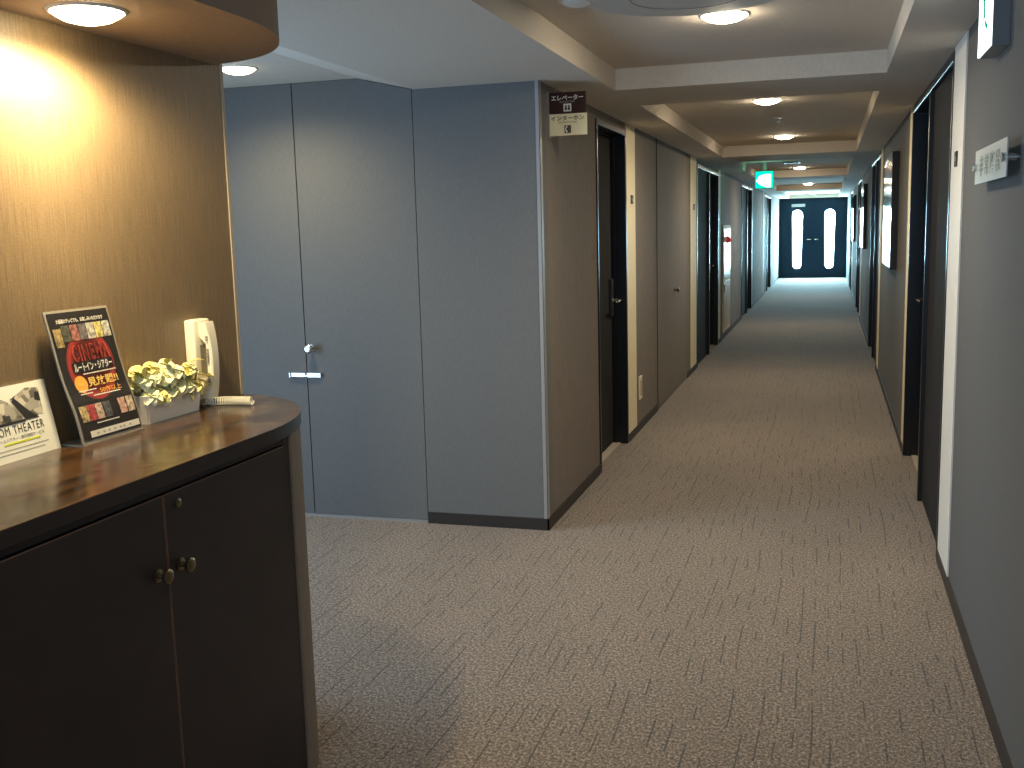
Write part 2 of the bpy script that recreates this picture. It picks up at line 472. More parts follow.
# ------------------------------------------------------------------ lamps
def downlight(loc, r, col, power, label, group, blend=.9, size=2.9, es=130):
    t = thing('downlight', label, 'ceiling light', loc, group=group)
    obj('trim_ring', lathe([(r*.95, -.002), (r*.97, -.005), (r*1.05, -.003), (r*1.08, 0), (r*.95, 0)], (0,0,0), (0,0,1), 40), WPLAS, t, smooth=True)
    obj('lamp', lathe([(0, -.030), (r*.35, -.028), (r*.65, -.021), (r*.86, -.011), (r*.95, -.001)], (0,0,0), (0,0,1), 40), emis('lamp glow', col, es), t)  # bulged downward to stand in for bloom and to light the ceiling
    ld = bpy.data.lights.new('downlight_lamp', 'SPOT'); ld.energy = power; ld.color = col
    ld.spot_size = size; ld.spot_blend = blend; ld.shadow_soft_size = r*.8
    lo = bpy.data.objects.new('bulb', ld); C.objects.link(lo); lo.parent = t; lo.location = (0,0,-.04)
    return t
WARM = (1, .84, .60)
G = 'round downlights along the corridor ceiling'
for (x, y, p, lab) in ((-.416, 4.37, 78, 'round warm downlight beside the wide ceiling disc'),
                       (-.416, 7.39, 68, 'round warm downlight just past the first ceiling beam'),
                       (-.425, 10.44, 64, 'round warm downlight, second one in the tray past the first beam'),
                       (-.43, 16.3, 64, 'round warm downlight just past the hanging green exit sign'),
                       (-.43, 22.9, 30, 'small distant downlight in the tray before the last one'),
                       (-.43, 29.6, 8, 'most distant downlight, close to the end doors')):
    downlight((x, y, HT), .095, WARM, p, lab, G)
downlight((-2.71, 4.463, 2.356), .088, (1, .84, .50), 55, 'round warm downlight in the alcove ceiling beside the papered double door', 'round downlights by the counter', es=12)
downlight((-1.645, 2.075, 2.08), .085, (1, .80, .45), 85, 'round warm downlight in the rounded soffit above the counter', 'round downlights by the counter', es=30, size=3.05, blend=.45)

def area(name, loc, rot, sx, sy, e, col):
    l = bpy.data.lights.new(name, 'AREA'); l.shape = 'RECTANGLE'; l.size = sx; l.size_y = sy; l.energy = e; l.color = col
    o = bpy.data.objects.new(name, l); C.objects.link(o); o.location = loc; o.rotation_euler = rot; return o
# daylight through the two slots
area('daylight_slot', (-.862, YE+.10, 1.1), (-PI/2, 0, 0), .30, 1.72, 470, (.50, .86, 1))
area('daylight_slot', (.030, YE+.10, 1.1), (-PI/2, 0, 0), .30, 1.72, 470, (.50, .86, 1))
# cool window light from the lift lobby behind the viewpoint
area('lobby_daylight', (-.6, Y0+.1, 1.35), (PI/2-.42, 0, 0), 2.2, 1.5, 84, (.38, .66, 1))
area('alcove_daylight', (XA+.1, 3.1, 1.1), (0, -PI/2, 0), 1.6, 1.8, 66, (.47, .72, 1))

sp_l = bpy.data.lights.new('unseen_fill_spot', 'SPOT'); sp_l.energy = 28; sp_l.color = WARM; sp_l.spot_size = 2.8; sp_l.spot_blend = .9; sp_l.shadow_soft_size = .08  # added warm fill without a fitting, out of view, brightens the near floor
sp_o = bpy.data.objects.new('unseen_fill_spot', sp_l); C.objects.link(sp_o); sp_o.location = (-.416, 1.0, HT-.03)
w = bpy.data.worlds.new('World'); bpy.context.scene.world = w; w.use_nodes = True
w.node_tree.nodes['Background'].inputs[0].default_value = (.75, .92, 1, 1); w.node_tree.nodes['Background'].inputs[1].default_value = 3

# ------------------------------------------------------------------ lettering
def text_bm(s, size, bold=0.0, spacing=1.0, sx=1.0, extrude=0.0, align='CENTER'):
    cu = bpy.data.curves.new('txt', 'FONT'); cu.body = s; cu.size = size; cu.align_x = align; cu.align_y = 'CENTER'
    cu.offset = bold; cu.space_character = spacing; cu.extrude = extrude; cu.resolution_u = 3
    o = bpy.data.objects.new('txt', cu); C.objects.link(o)
    dg = bpy.context.evaluated_depsgraph_get(); dg.update()
    me = bpy.data.meshes.new_from_object(o.evaluated_get(dg))
    bpy.data.objects.remove(o); bpy.data.curves.remove(cu)
    bm = bmesh.new(); bm.from_mesh(me); bpy.data.meshes.remove(me)
    for v in bm.verts: v.co.x *= sx
    return bm
def fit_text(s, width, height, **k):
    bm = text_bm(s, .1, **k)
    xs = [v.co.x for v in bm.verts]; ys = [v.co.y for v in bm.verts]
    cx, cy = (min(xs)+max(xs))/2, (min(ys)+max(ys))/2
    fx, fy = width/(max(xs)-min(xs)), height/(max(ys)-min(ys))
    for v in bm.verts: v.co.x = (v.co.x-cx)*fx; v.co.y = (v.co.y-cy)*fy
    return bm
def mapped(bm, fn):
    for v in bm.verts: v.co = Vector(fn(v.co.x, v.co.y, v.co.z))
    return bm
def quad(bm, x0, x1, y0, y1, z=0, nx=1, ny=1):
    g = [[bm.verts.new((x0+(x1-x0)*i/nx, y0+(y1-y0)*j/ny, z)) for i in range(nx+1)] for j in range(ny+1)]
    for j in range(ny):
        for i in range(nx): bm.faces.new((g[j][i], g[j][i+1], g[j+1][i+1], g[j+1][i]))

# ------------------------------------------------------------------ hanging direction sign at the corner
SY = 5.17
sg = thing('hanging_sign', 'brown and cream projecting sign with white lift and phone lettering at the wall corner', 'sign', (XL, SY, 2.024))
# local: x to the right, z up, faces -y
obj('upper_panel', box(.012, .200, -.008, .008, .110, .213, .001), plain('dark brown sign face', (.045, .022, .018), .7, spec=.15), sg)
obj('lower_panel', box(.012, .205, -.008, .008, 0, .107, .001), plain('cream sign face', (.80, .70, .44), .6), sg)
obj('bracket', box(0, .012, -.012, .012, -.01, .223), GREYPL, sg)
WT = plain('white lettering', (.75, .73, .68), .5); BT = plain('brown lettering', (.07, .045, .035), .5)
def sgn(name, s, cx, cz, w_, h_, mat, bold=.001):
    obj(name, mapped(fit_text(s, w_, h_, bold=bold), lambda x, y, z: (cx+x, -.0092, cz+y)), mat, sg)
sgn('lettering', 'エレベーター', .107, .186, .165, .026, WT, .0022)
sgn('lettering', 'ELEVATOR', .107, .166, .078, .010, plain('dull lettering', (.35, .32, .28), .5), 0)
sgn('lettering', 'インターホン', .107, .086, .172, .024, BT, .0022)
sgn('lettering', 'INTERPHONE', .107, .065, .095, .009, plain('dull brown lettering', (.25, .2, .15), .5), 0)
bm = bmesh.new(); bx(bm, .087, .127, -.0095, -.008, .118, .156)
obj('lift_symbol', bm, WT, sg)
bm = bmesh.new()
for k in (-.8, .8):
    lathe([(0,0),(.0052,0),(.0052,.001),(0,.001)], (.107+k*.010, -.0096, .1445), (0,-1,0), 12, bm)
    bx(bm, .107+k*.010-.006, .107+k*.010+.006, -.0106, -.0095, .124, .1395)
obj('lift_figures', bm, BT, sg)
obj('phone_symbol', box(.090, .124, -.0095, -.008, .012, .050), BT, sg)
bm = bmesh.new(); arc = [(.110+.010*math.cos(t)-.003, -.0105, .031+.014*math.sin(t)) for t in [PI/2+.15+(PI-.3)*i/8 for i in range(9)]]
tube(arc, [.0045, .0042, .003, .0026, .0025, .0026, .003, .0042, .0045], 8, bm)
obj('handset_figure', bm, WT, sg)

# ------------------------------------------------------------------ plate sign on the right wall
ps = thing('plate_sign', 'small frosted acrylic plate with four grey-green characters held off the near right wall', 'sign', (XR, 3.54, 1.722))
# local: +y along corridor, faces -x
ACR = plain('frosted acrylic', (.58, .62, .60), .35, 0, .5)
PX = -.032
obj('plate', box(PX-.004, PX, -.325, .325, -.055, .055, .001), ACR, ps)
GT = plain('grey green lettering', (.26, .32, .28), .5)
bm = mapped(fit_text('非常階段', .44, .066, bold=.0015, spacing=1.35), lambda x, y, z: (PX-.0048, -x, y))
obj('lettering', bm, GT, ps)
for yy in (.300, -.300):
    obj('standoff', lathe([(0,0),(.010,0),(.010,.030),(.013,.030),(.013,.046),(0,.046)], (0, yy, 0), (-1,0,0), 18), CHROME, ps, smooth=True)

# ------------------------------------------------------------------ emergency sign box on the right wall
es_ = thing('exit_sign_box', 'white lit exit sign box on the right wall up by the ceiling', 'sign', (XR, 3.62, 2.065))
obj('housing', box(-.050, 0, -.135, .135, 0, .205, .002), GREYPL, es_)
obj('lit_face', box(-.056, -.0502, -.132, .132, .003, .202, .001), emis('white sign glow', (.90, 1, .97), 3.2), es_)
GR = emis('green sign glow', (.0, .42, .22), 1.0)
bm = bmesh.new()
FX = -.0566
def fig(bm, f, sc, cx, cy):
    """running figure and doorway drawn as flat bars"""
    def bar(p, q, wd):
        p = Vector(p)*sc + Vector((cx, cy)); q = Vector(q)*sc + Vector((cx, cy)); d = (q-p).normalized(); n = Vector((-d.y, d.x))*wd*sc/2
        bm.faces.new([bm.verts.new(f(*v)) for v in (p-n-d*wd*sc/3, q-n+d*wd*sc/3, q+n+d*wd*sc/3, p+n-d*wd*sc/3)])
    c = Vector((-.05, .38))*sc + Vector((cx, cy))
    bm.faces.new([bm.verts.new(f(c.x+.085*sc*math.cos(a), c.y+.085*sc*math.sin(a))) for a in [2*PI*i/14 for i in range(14)]])
    bar((-.03, .24), (.04, -.02), .16); bar((-.03, .24), (-.22, .16), .07); bar((-.22, .16), (-.28, .02), .06)
    bar((-.01, .24), (.17, .12), .07); bar((.17, .12), (.27, .18), .06)
    bar((.04, -.02), (-.12, -.18), .09); bar((-.12, -.18), (-.10, -.40), .08); bar((.04, -.02), (.18, -.20), .09); bar((.18, -.20), (.36, -.28), .08)
fig(bm, lambda a, b: (FX-.0004, -a, b), .22, -.01, .128)
obj('running_figure', bm, GR, es_)

# ------------------------------------------------------------------ green hanging exit sign in the corridor
gs = thing('hanging_exit_sign', 'lit green square exit sign hanging from the corridor ceiling', 'sign', (-.845, 14.6, 2.04))
obj('housing', box(-.125, .125, -.02, .03, 0, .235, .004), plain('sign case', (.02, .08, .06), .4), gs)
obj('hanger', box(-.02, .02, -.005, .015, .235, HT-2.04), WPLAS, gs)
obj('lit_face', box(-.118, .118, -.024, -.0202, .006, .229), emis('green face glow', (.0, .85, .48), 1.6), gs)
bm = bmesh.new()
pts = [(-.105, .105), (-.07, .165), (0, .19), (.085, .19), (.085, .02), (.02, .02), (-.06, .055)]
vs = [bm.verts.new((x, -.0246, z)) for x, z in pts]; bm.faces.new(vs)
obj('doorway_symbol', bm, emis('white face glow', (.95, 1, .97), 5), gs)
bm = bmesh.new(); fig(bm, lambda a, b: (a, -.0250, b), .17, .0, .105)
obj('running_figure', bm, emis('green figure glow', (.35, .9, .62), 2.2), gs)
gl = bpy.data.lights.new('exit_glow', 'POINT'); gl.energy = .9; gl.color = (.1, 1, .55); gl.shadow_soft_size = .08
glo = bpy.data.objects.new('glow', gl); C.objects.link(glo); glo.parent = gs; glo.location = (0, -.08, .12)

# ------------------------------------------------------------------ ceiling fittings
dd = thing('ceiling_disc', 'wide round grey disc cover on the near corridor ceiling', 'ceiling disc', (-.50, 3.86, HT))
obj('cover', lathe([(0,-.024),(.33,-.024),(.375,-.018),(.405,-.004),(.405,0)], (0,0,0), (0,0,1), 64), plain('disc cover', (.50,.48,.44), .6), dd, smooth=True)
obj('seam_ring', lathe([(.20,-.0245),(.204,-.0262),(.208,-.0245)], (0,0,0), (0,0,1), 64), plain('disc seam', (.32,.30,.28), .7), dd)
sm = thing('smoke_detector', 'small white smoke detector beside the wide ceiling disc', 'smoke detector', (-.895, 3.82, HT))
obj('base', lathe([(0,-.012),(.072,-.012),(.075,0)], (0,0,0), (0,0,1), 36), WPLAS, sm, smooth=True)
obj('dome', lathe([(0,-.032),(.03,-.031),(.050,-.024),(.056,-.012)], (0,0,0), (0,0,1), 36), WPLAS, sm, smooth=True)
obj('indicator', lathe([(0,-.006),(.008,-.004),(.008,0)], (.058,-.02,-.012), (0,0,1), 12), BLACK, sm)
for (x, y, lab) in ((-.40, 8.6, 'tiny pale sprinkler head between the two downlights past the first beam'), (-.75, 13.2, 'tiny pale sprinkler head before the green exit sign')):
    sp = thing('sprinkler_head', lab, 'sprinkler', (x, y, HT), group='sprinkler heads on the corridor ceiling')
    obj('rosette', lathe([(0,-.008),(.025,-.008),(.035,0)], (0,0,0), (0,0,1), 24), WPLAS, sp, smooth=True)
    obj('nozzle', lathe([(0,-.035),(.014,-.035),(.014,-.031),(.004,-.03),(.006,-.008)], (0,0,0), (0,0,1), 16), CHROME, sp)
asg = thing('ceiling_speaker', 'flat white ceiling plate beside the downlight behind the green sign', 'ceiling plate', (-.50, 14.9, HT))
obj('plate', box(-.11, .11, -.11, .11, -.012, 0, .004), WPLAS, asg)
obj('grille', box(-.08, .08, -.08, .08, -.014, -.0122), GREYPL, asg)

# ------------------------------------------------------------------ room number plates
def number_plate(side, y, z, lab):
    t = thing('number_plate', lab, 'plate', (XL if side < 0 else XR, y, z), group='small dark room number plates')
    s = 1 if side < 0 else -1
    obj('plate', box(min(0, s*.012), max(0, s*.012), -.036, .036, -.031, .031, .001), BLACK, t)
    bm = bmesh.new()
    for k in (-.016, 0, .016): bx(bm, min(s*.012, s*.0126), max(s*.012, s*.0126), k-.004, k+.004, -.010, .010)
    obj('marking', bm, plain('plate marks', (.35, .33, .28), .5), t)
number_plate(-1, 7.47, 1.757, 'small dark number plate on the cream strip past the first left door')
number_plate(-1, 11.10, 1.757, 'small dark number plate on the cream strip before the second left door')
number_plate(1, 4.70, 1.80, 'small dark number plate on the white strip by the first right door')

ot = thing('strip_outlet', 'narrow beige switch plate low on the wall by the first cream strip', 'switch', (XL, 7.78, .33))
obj('cover_plate', box(0, .010, -.06, .06, -.09, .09, .003), CREAM, ot)
obj('rocker', box(.010, .014, -.025, .025, -.06, .06, .002), plain('rocker', (.45, .38, .25), .5), ot)

# ------------------------------------------------------------------ framed pictures on the right wall
def picture(y0, y1, lab):
    z0, z1 = 1.18, 2.08
    t = thing('framed_picture', lab, 'picture', (XR, (y0+y1)/2, z0), group='framed pictures on the right wall')
    L_ = (y1-y0)/2; hh = z1-z0
    bm = bmesh.new()
    for a in ((-L_, -L_+.012, 0, hh), (L_-.012, L_, 0, hh), (-L_+.012, L_-.012, 0, .012), (-L_+.012, L_-.012, hh-.012, hh)): bx(bm, -.052, 0, *a)
    obj('frame', bm, BLACK, t)
    m, N, Lk, b = nt('print with reflection speckle')
    tc = N.new('ShaderNodeTexCoord'); n = N.new('ShaderNodeTexNoise'); n.inputs['Scale'].default_value = 26; n.inputs['Detail'].default_value = 4
    r = N.new('ShaderNodeValToRGB'); r.color_ramp.elements[0].position = .42; r.color_ramp.elements[0].color = (.02, .02, .025, 1)
    r.color_ramp.elements[1].position = .66; r.color_ramp.elements[1].color = (.75, .74, .70, 1)  # pale speckle in the colour stands in for a broken reflection
    Lk.new(tc.outputs['Object'], n.inputs['Vector']); Lk.new(n.outputs['Fac'], r.inputs['Fac']); Lk.new(r.outputs['Color'], b.inputs['Base Color'])
    b.inputs['Roughness'].default_value = .06; b.inputs['Specular IOR Level'].default_value = .8; bp = N.new('ShaderNodeBump'); bp.inputs['Strength'].default_value = .5; bp.inputs['Distance'].default_value = .004; Lk.new(n.outputs['Fac'], bp.inputs['Height']); Lk.new(bp.outputs['Normal'], b.inputs['Normal'])
    obj('print', box(-.050, -.004, -L_+.0125, L_-.0125, .0125, hh-.0125), m, t)
picture(8.5, 9.75, 'dark framed glossy picture on the right wall past the first doorway')
picture(15.3, 16.5, 'distant framed glossy picture on the right wall, bright with reflected daylight')
picture(21.4, 22.6, 'most distant framed glossy picture on the right wall near the exit doors')

# ------------------------------------------------------------------ fire hydrant cabinet in the left wall
hy = thing('hydrant_cabinet', 'tall pale fire hydrant cabinet with red lamp in the left wall', 'fire cabinet', (XL, 14.83, .09))
obj('frame', box(0, .012, -.56, .50, 0, 1.47, .004), CREAM, hy)
obj('upper_panel', box(.012, .018, -.50, .46, .74, 1.42, .003), plain('white enamel', (.80, .76, .68), .2, spec=.7), hy)
dr = obj('cabinet_door', box(.012, .018, -.50, .46, .05, .70, .003), plain('cream enamel', (.66, .58, .44), .3), hy)
obj('handle', box(.018, .030, -.46, -.42, .56, .66, .003), CHROME, dr)
rl = obj('red_lamp', lathe([(0,.055),(.02,.052),(.04,.035),(.045,.012),(.055,.010),(.055,0)], (.018, -.05, 1.27), (1,0,0), 24), plain('red lamp', (.35, .01, .01), .3, emit=.3, emcol=(.8,.03,.02)), hy, smooth=True)
obj('alarm_button', lathe([(0,.010),(.03,.009),(.034,0)], (.018, -.05, 1.12), (1,0,0), 20), plain('dark red', (.25, .02, .02), .4), hy)

# ------------------------------------------------------------------ reception counter
ct = thing('counter_cabinet', 'dark espresso counter cabinet with rounded end by the brown wall', 'counter', (WX, .80, 0))
def loc_pts(pts): return [(x-WX, y-.80) for x, y in pts]
ZT = 1.06
# dark carcass front part and papered rounded end
FXc = .405                       # carcass front plane (local x)
bm = box(0.0, FXc+.017, 1.5885, 1.62, .0, ZT-.0365); bx(bm, 0, FXc, 0, 1.5884, 0, ZT-.0365)
obj('carcass', bm, CAB, ct)
end = [(WX, 2.40), (-1.398, 2.40)]
a, b_ = .412, .515
th0 = math.asin((2.40-2.29)/b_) if False else .0
pts = [(WX+.001, 2.421), (-1.387, 2.421)]
for i in range(0, 21):
    t = math.radians(15.5) + (PI/2-math.radians(15.5))*i/20
    pts.append((WX + .441*math.cos(t), 2.28 + .557*math.sin(t)))
pts[-1] = (WX+.001, pts[-1][1])
obj('rounded_end', prism(loc_pts(pts), 0, ZT-.036), textile('grey brown wallpaper', (.17, .135, .105), var=.2), ct)
top = obj('countertop', prism(loc_pts(counter_outline(0, .80)), ZT-.036, ZT, bev=.006), WOODTOP, ct)
top.data.materials.append(CAB)
for pl_ in top.data.polygons:
    if abs(pl_.normal.z) < .5: pl_.material_index = 1
obj('front_rail', box(FXc, FXc+.016, 0, 1.588, 1.003, ZT-.037), CAB, ct)
def cab_door(y0, y1, knob_y, lock=None):
    d = obj('door', box(FXc+.001, FXc+.020, y0, y1, .07, .9985, .0012, 1), CAB, ct)
    bm = bmesh.new(); bx(bm, FXc+.0185, FXc+.0206, y0+.0008, y1-.0008, .9965, .9992)
    bx(bm, FXc+.0185, FXc+.0204, (y1-.0015) if knob_y > (y0+y1)/2 else y0-.0002, (y1+.0002) if knob_y > (y0+y1)/2 else y0+.0015, .07, .9985)
    obj('worn_edge', bm, CABEDGE, d)
    obj('knob', lathe([(0,0),(.014,0),(.015,.003),(.006,.006),(.006,.016),(.013,.020),(.0165,.025),(.0165,.029),(.012,.033),(0,.034)], (FXc+.020, knob_y, .828), (1,0,0), 28), BRONZE, d, smooth=True)
    if lock: obj('keyhole', lathe([(0,0),(.0105,0),(.0105,.004),(.008,.006),(0,.006)], (FXc+.020, lock, .968), (1,0,0), 24), BRONZE, d, smooth=True)
cab_door(1.864-.80, 2.386-.80, 1.906-.80, 1.912-.80)
cab_door(1.340-.80, 1.860-.80, 1.824-.80)
obj('plinth', box(FXc-.03, FXc+.001, 0, 1.588, 0, .065), BLACK, ct)

# ------------------------------------------------------------------ things on the counter
# white standing card
cw, ch = .235, .172
cd = thing('standing_card', 'white ROOM THEATER card leaning on the brown wall', 'card', (-1.772, 2.012-cw/2, ZT), (0, math.radians(-11), math.radians(1.5)))
obj('card', box(-.003, 0, -cw/2, cw/2, 0, ch), plain('white card', (.82, .81, .72), .35), cd)
def on_card(x, y, z): return (.0006, x, y)
INK = plain('black ink', (.02, .02, .02), .5)
obj('title', mapped(fit_text('ROOM THEATER', .178, .020, bold=0, spacing=1.12), lambda x, y, z: (.0006, x-.008, y+.070)), INK, cd)
obj('subtitle', mapped(fit_text('ルームシアター・無料視聴サービス', .150, .0085), lambda x, y, z: (.0006, x+.0, y+.050)), INK, cd)
bm = bmesh.new(); bx(bm, 0, .0008, -.055, .060, .0385, .0425)
obj('yellow_bar', bm, plain('lime bar', (.62, .70, .02), .5), cd)
bm = bmesh.new()
for k, (a0, a1) in enumerate(((-.10, .08), (-.10, .06))):
    x = a0
    while x < a1:
        wd = random.uniform(.004, .009); bx(bm, 0, .0006, x, x+wd, .026-k*.009, .0285-k*.009); x += wd+.002
obj('small_print', bm, plain('grey ink', (.35, .35, .33), .5), cd)
def collage():
    m, N, L, b = nt('grey photo collage')
    tc = N.new('ShaderNodeTexCoord'); v = N.new('ShaderNodeTexVoronoi'); v.inputs['Scale'].default_value = 55; v.distance = 'CHEBYCHEV'
    r = N.new('ShaderNodeValToRGB'); e = r.color_ramp.elements; e[0].color = (.03, .03, .03, 1); e[1].color = (.65, .60, .50, 1)
    sp = N.new('ShaderNodeSeparateColor')
    L.new(tc.outputs['Object'], v.inputs['Vector']); L.new(v.outputs['Color'], sp.inputs[0]); L.new(sp.outputs[0], r.inputs['Fac']); L.new(r.outputs['Color'], b.inputs['Base Color'])
    b.inputs['Roughness'].default_value = .4; return m
bm = bmesh.new()
for p in ([(-.11, .088), (.028, .088), (-.015, .135), (-.045, .150), (-.11, .150)], [(.006, .092), (.088, .092), (.090, .155), (.05, .160), (-.006, .140)]):
    vs = [bm.verts.new((.0007, x, z)) for x, z in p]; bm.faces.new(vs)
obj('photo_collage', bm, collage(), cd)
bm = bmesh.new()
for p in ([(-.11, .083), (.028, .083), (.025, .089), (-.11, .089)], [(.028, .086), (.072, .086), (.045, .105), (.005, .143), (-.003, .134)]):
    vs = [bm.verts.new((.0010, x, z)) for x, z in p]; bm.faces.new(vs)
obj('dark_shape', bm, INK, cd)

# acrylic poster stand: the poster bends over an S shaped sheet
PW = .228
pst = thing('poster_stand', 'dark CINEMA poster in a curved clear stand leaning on the wall', 'poster', (-1.722, 2.141, ZT+.004))
prof = [(0.0, 0.0), (-.004, .03), (-.010, .065), (-.018, .095), (-.028, .125), (-.036, .155), (-.043, .19), (-.050, .23), (-.0565, .27), (-.063, .305), (-.067, .325)]
seg = [0]
for p, q in zip(prof, prof[1:]): seg.append(seg[-1]+math.dist(p, q))
PH = seg[-1]
def pos(t, off=0):
    t = max(0, min(PH, t)); i = 0
    while i < len(seg)-2 and t > seg[i+1]: i += 1
    f = (t-seg[i])/(seg[i+1]-seg[i]); p, q = prof[i], prof[i+1]
    n = Vector((q[1]-p[1], -(q[0]-p[0]))).normalized()
    return (p[0]+(q[0]-p[0])*f + n.x*off, p[1]+(q[1]-p[1])*f + n.y*off)
def on_poster(u, t, off=.001):
    x, z = pos(t, off); return (x, u - .02*t/PH, z)
def sheet(u0, u1, t0, t1, off, n=14, bm=None):
    bm = bm or bmesh.new(); quad(bm, u0, u1, t0, t1, 0, 1, n)
    return bm
bm = sheet(-PW/2, PW/2, 0, PH, 0, 24); mapped(bm, lambda x, y, z: on_poster(x, y, 0))
r_ = bmesh.ops.extrude_face_region(bm, geom=list(bm.faces)); 
for v in [g for g in r_['geom'] if isinstance(g, bmesh.types.BMVert)]: v.co.x -= .004
m, N, L, b = nt('clear acrylic edge'); b.inputs['Base Color'].default_value = (.30, .27, .22, 1); b.inputs['Roughness'].default_value = .12; b.inputs['Specular IOR Level'].default_value = .8
obj('acrylic_sheet', bm, m, pst)
# foot of the stand, bent back
obj('foot', box(-.075, .004, -PW/2, PW/2, -.004, -.0005), m, pst)
def pposter(name, bm, mat, off): return obj(name, mapped(bm, lambda x, y, z: on_poster(x, y, off)), mat, pst)
def poster_mat():
    m, N, L, b = nt('poster background')
    tc = N.new('ShaderNodeTexCoord'); sp = N.new('ShaderNodeSeparateXYZ'); L.new(tc.outputs['Object'], sp.inputs[0])
    def M(op, a, b_=None):
        n = N.new('ShaderNodeMath'); n.operation = op
        for i, v in enumerate((a, b_)):
            if v is None: continue
            if isinstance(v, (int, float)): n.inputs[i].default_value = v
            else: L.new(v, n.inputs[i])
        return n.outputs[0]
    # red glowing ring behind the title
    dy = M('DIVIDE', M('ADD', sp.outputs['Y'], .012), .086); dz = M('DIVIDE', M('SUBTRACT', sp.outputs['Z'], .185), .088)
    d = M('SQRT', M('ADD', M('MULTIPLY', dy, dy), M('MULTIPLY', dz, dz)))
    r = N.new('ShaderNodeValToRGB'); e = r.color_ramp.elements
    e[0].position = 0; e[0].color = (.02, .008, .006, 1); e[1].position = 1; e[1].color = (.020, .017, .015, 1)
    for p, c in ((.70, (.10, .014, .010, 1)), (.88, (.36, .045, .030, 1)), (.96, (.26, .03, .025, 1)), (.995, (.03, .02, .018, 1))):
        k = e.new(p); k.color = c
    L.new(d, r.inputs['Fac']); L.new(r.outputs['Color'], b.inputs['Base Color'])
    b.inputs['Roughness'].default_value = .25; return m
pposter('poster', sheet(-PW/2+.006, PW/2-.006, .006, PH-.006, 0, 24), poster_mat(), .0012)
WHT = plain('poster white', (.78, .74, .66), .35); RED = plain('poster red', (.50, .07, .05), .35); YEL = plain('poster yellow', (.75, .50, .12), .35)
ORG = plain('poster orange', (.80, .36, .05), .35)
def ptext(s, u, t, w_, h_, mat, bold=.001, off=.0022, rot=0, spacing=1.0):
    bm = fit_text(s, w_, h_, bold=bold, spacing=spacing)
    if rot: bmesh.ops.rotate(bm, verts=bm.verts, cent=(0,0,0), matrix=Matrix.Rotation(rot, 3, 'Z'))
    for v in bm.verts: v.co.x += u; v.co.y += t
    pposter('lettering', bm, mat, off)
ptext('大画面のテレビでも、お楽しみいただけます', .0, .305, .168, .011, WHT, .0015)
ptext('CINEMA', .008, .222, .132, .042, RED, .0022, .0024, spacing=1.2)
ptext('CINEMA', .008, .222, .124, .038, plain('poster dark red', (.11, .015, .012), .4), -.0006, .0028, spacing=1.22)
bm = bmesh.new(); quad(bm, -.070, .078, .174, .200, 0, 1, 4); pposter('title_band', bm, plain('poster black', (.012, .010, .010), .35), .0020)
ptext('ルートイン・シアター', .004, .187, .138, .022, WHT, .002, .0026)
bm = bmesh.new(); vs = [bm.verts.new((-.058+.022*math.cos(2*PI*i/24), .145+.022*math.sin(2*PI*i/24), 0)) for i in range(24)]; bm.faces.new(vs)
pposter('gold_badge', bm, ORG, .0020)
ptext('無料', -.058, .145, .022, .010, YEL, .0005, .0026)
ptext('見放題!!', .022, .147, .112, .024, YEL, .0018, .0026)
ptext('50作以上', .038, .122, .080, .014, ORG, .001, .0026)
bm = bmesh.new()
for k, (u0, u1, t0) in enumerate(((-.075, -.008, .128), (-.072, -.03, .120), (-.04, .085, .171-.002), (-.03, .07, .112), (-.05, .035, .044))):
    u = u0; bm = bmesh.new()
    while u < u1-.004:
        wd = random.uniform(.003, .007); quad(bm, u, min(u+wd, u1), t0-.0014, t0+.0014); u += wd+.0012
    pposter('small_print', bm, WHT, .0022)
# film stills: plain little panels of colour
cols = [(.30, .22, .10), (.07, .07, .05), (.30, .12, .10), (.14, .12, .12), (.45, .42, .36), (.55, .46, .16), (.42, .40, .34)]
def still(u0, u1, t0, t1, col):
    bm = bmesh.new(); quad(bm, u0, u1, t0, t1, 0, 1, 3)
    pposter('film_still', bm, plain('still', col, .35, noise=.75, scale=110), .0021)
for k, c in enumerate(cols):
    u = -.102+k*.0292; still(u, u+.0272, .254+(.0 if k else -.012), .294-(0 if k else .006), c)
for u, c in ((-.098, (.42, .32, .16)), (-.070, (.38, .06, .06)), (-.042, (.42, .30, .24)), (-.012, (.08, .08, .09)), (.045, (.50, .30, .24)), (.075, (.45, .36, .26))):
    still(u, u+.0262, .052, .092, c)
bm = bmesh.new(); quad(bm, -.082, .104, .012, .028, 0, 1, 2); pposter('white_band', bm, WHT, .0020)
bm = bmesh.new(); u = -.06
while u < .08: quad(bm, u, u+.008, .017, .022); u += random.uniform(.013, .026)
pposter('band_print', bm, plain('grey print', (.4, .38, .34), .5), .0024)

# flower box
fb = thing('flower_box', 'white trough of cream artificial flowers between the poster and the phone', 'flower box', (-1.772, 2.432, ZT))
bm = bmesh.new()
lo = [(-.026, -.118), (.026, -.118), (.026, .118), (-.026, .118)]; hi = [(-.033, -.128), (.033, -.128), (.033, .128), (-.033, .128)]
vl = [bm.verts.new((x, y, 0)) for x, y in lo]; vh = [bm.verts.new((x, y, .078)) for x, y in hi]; vi = [bm.verts.new((x*.86, y*.96, .078)) for x, y in hi]; vb = [bm.verts.new((x*.86, y*.96, .055)) for x, y in hi]
bm.faces.new(vl[::-1]); bm.faces.new(vb)
for A, B in ((vl, vh), (vh, vi), (vi, vb)):
    for i in range(4): bm.faces.new((A[i], A[(i+1) % 4], B[(i+1) % 4], B[i]))
bmesh.ops.bevel(bm, geom=[e for e in bm.edges if e.calc_length() < .09 and abs(e.verts[0].co.z-e.verts[1].co.z) > .05], offset=.004, segments=2, affect='EDGES')
obj('trough', bm, plain('white glazed trough', (.82, .78, .70), .3), fb)
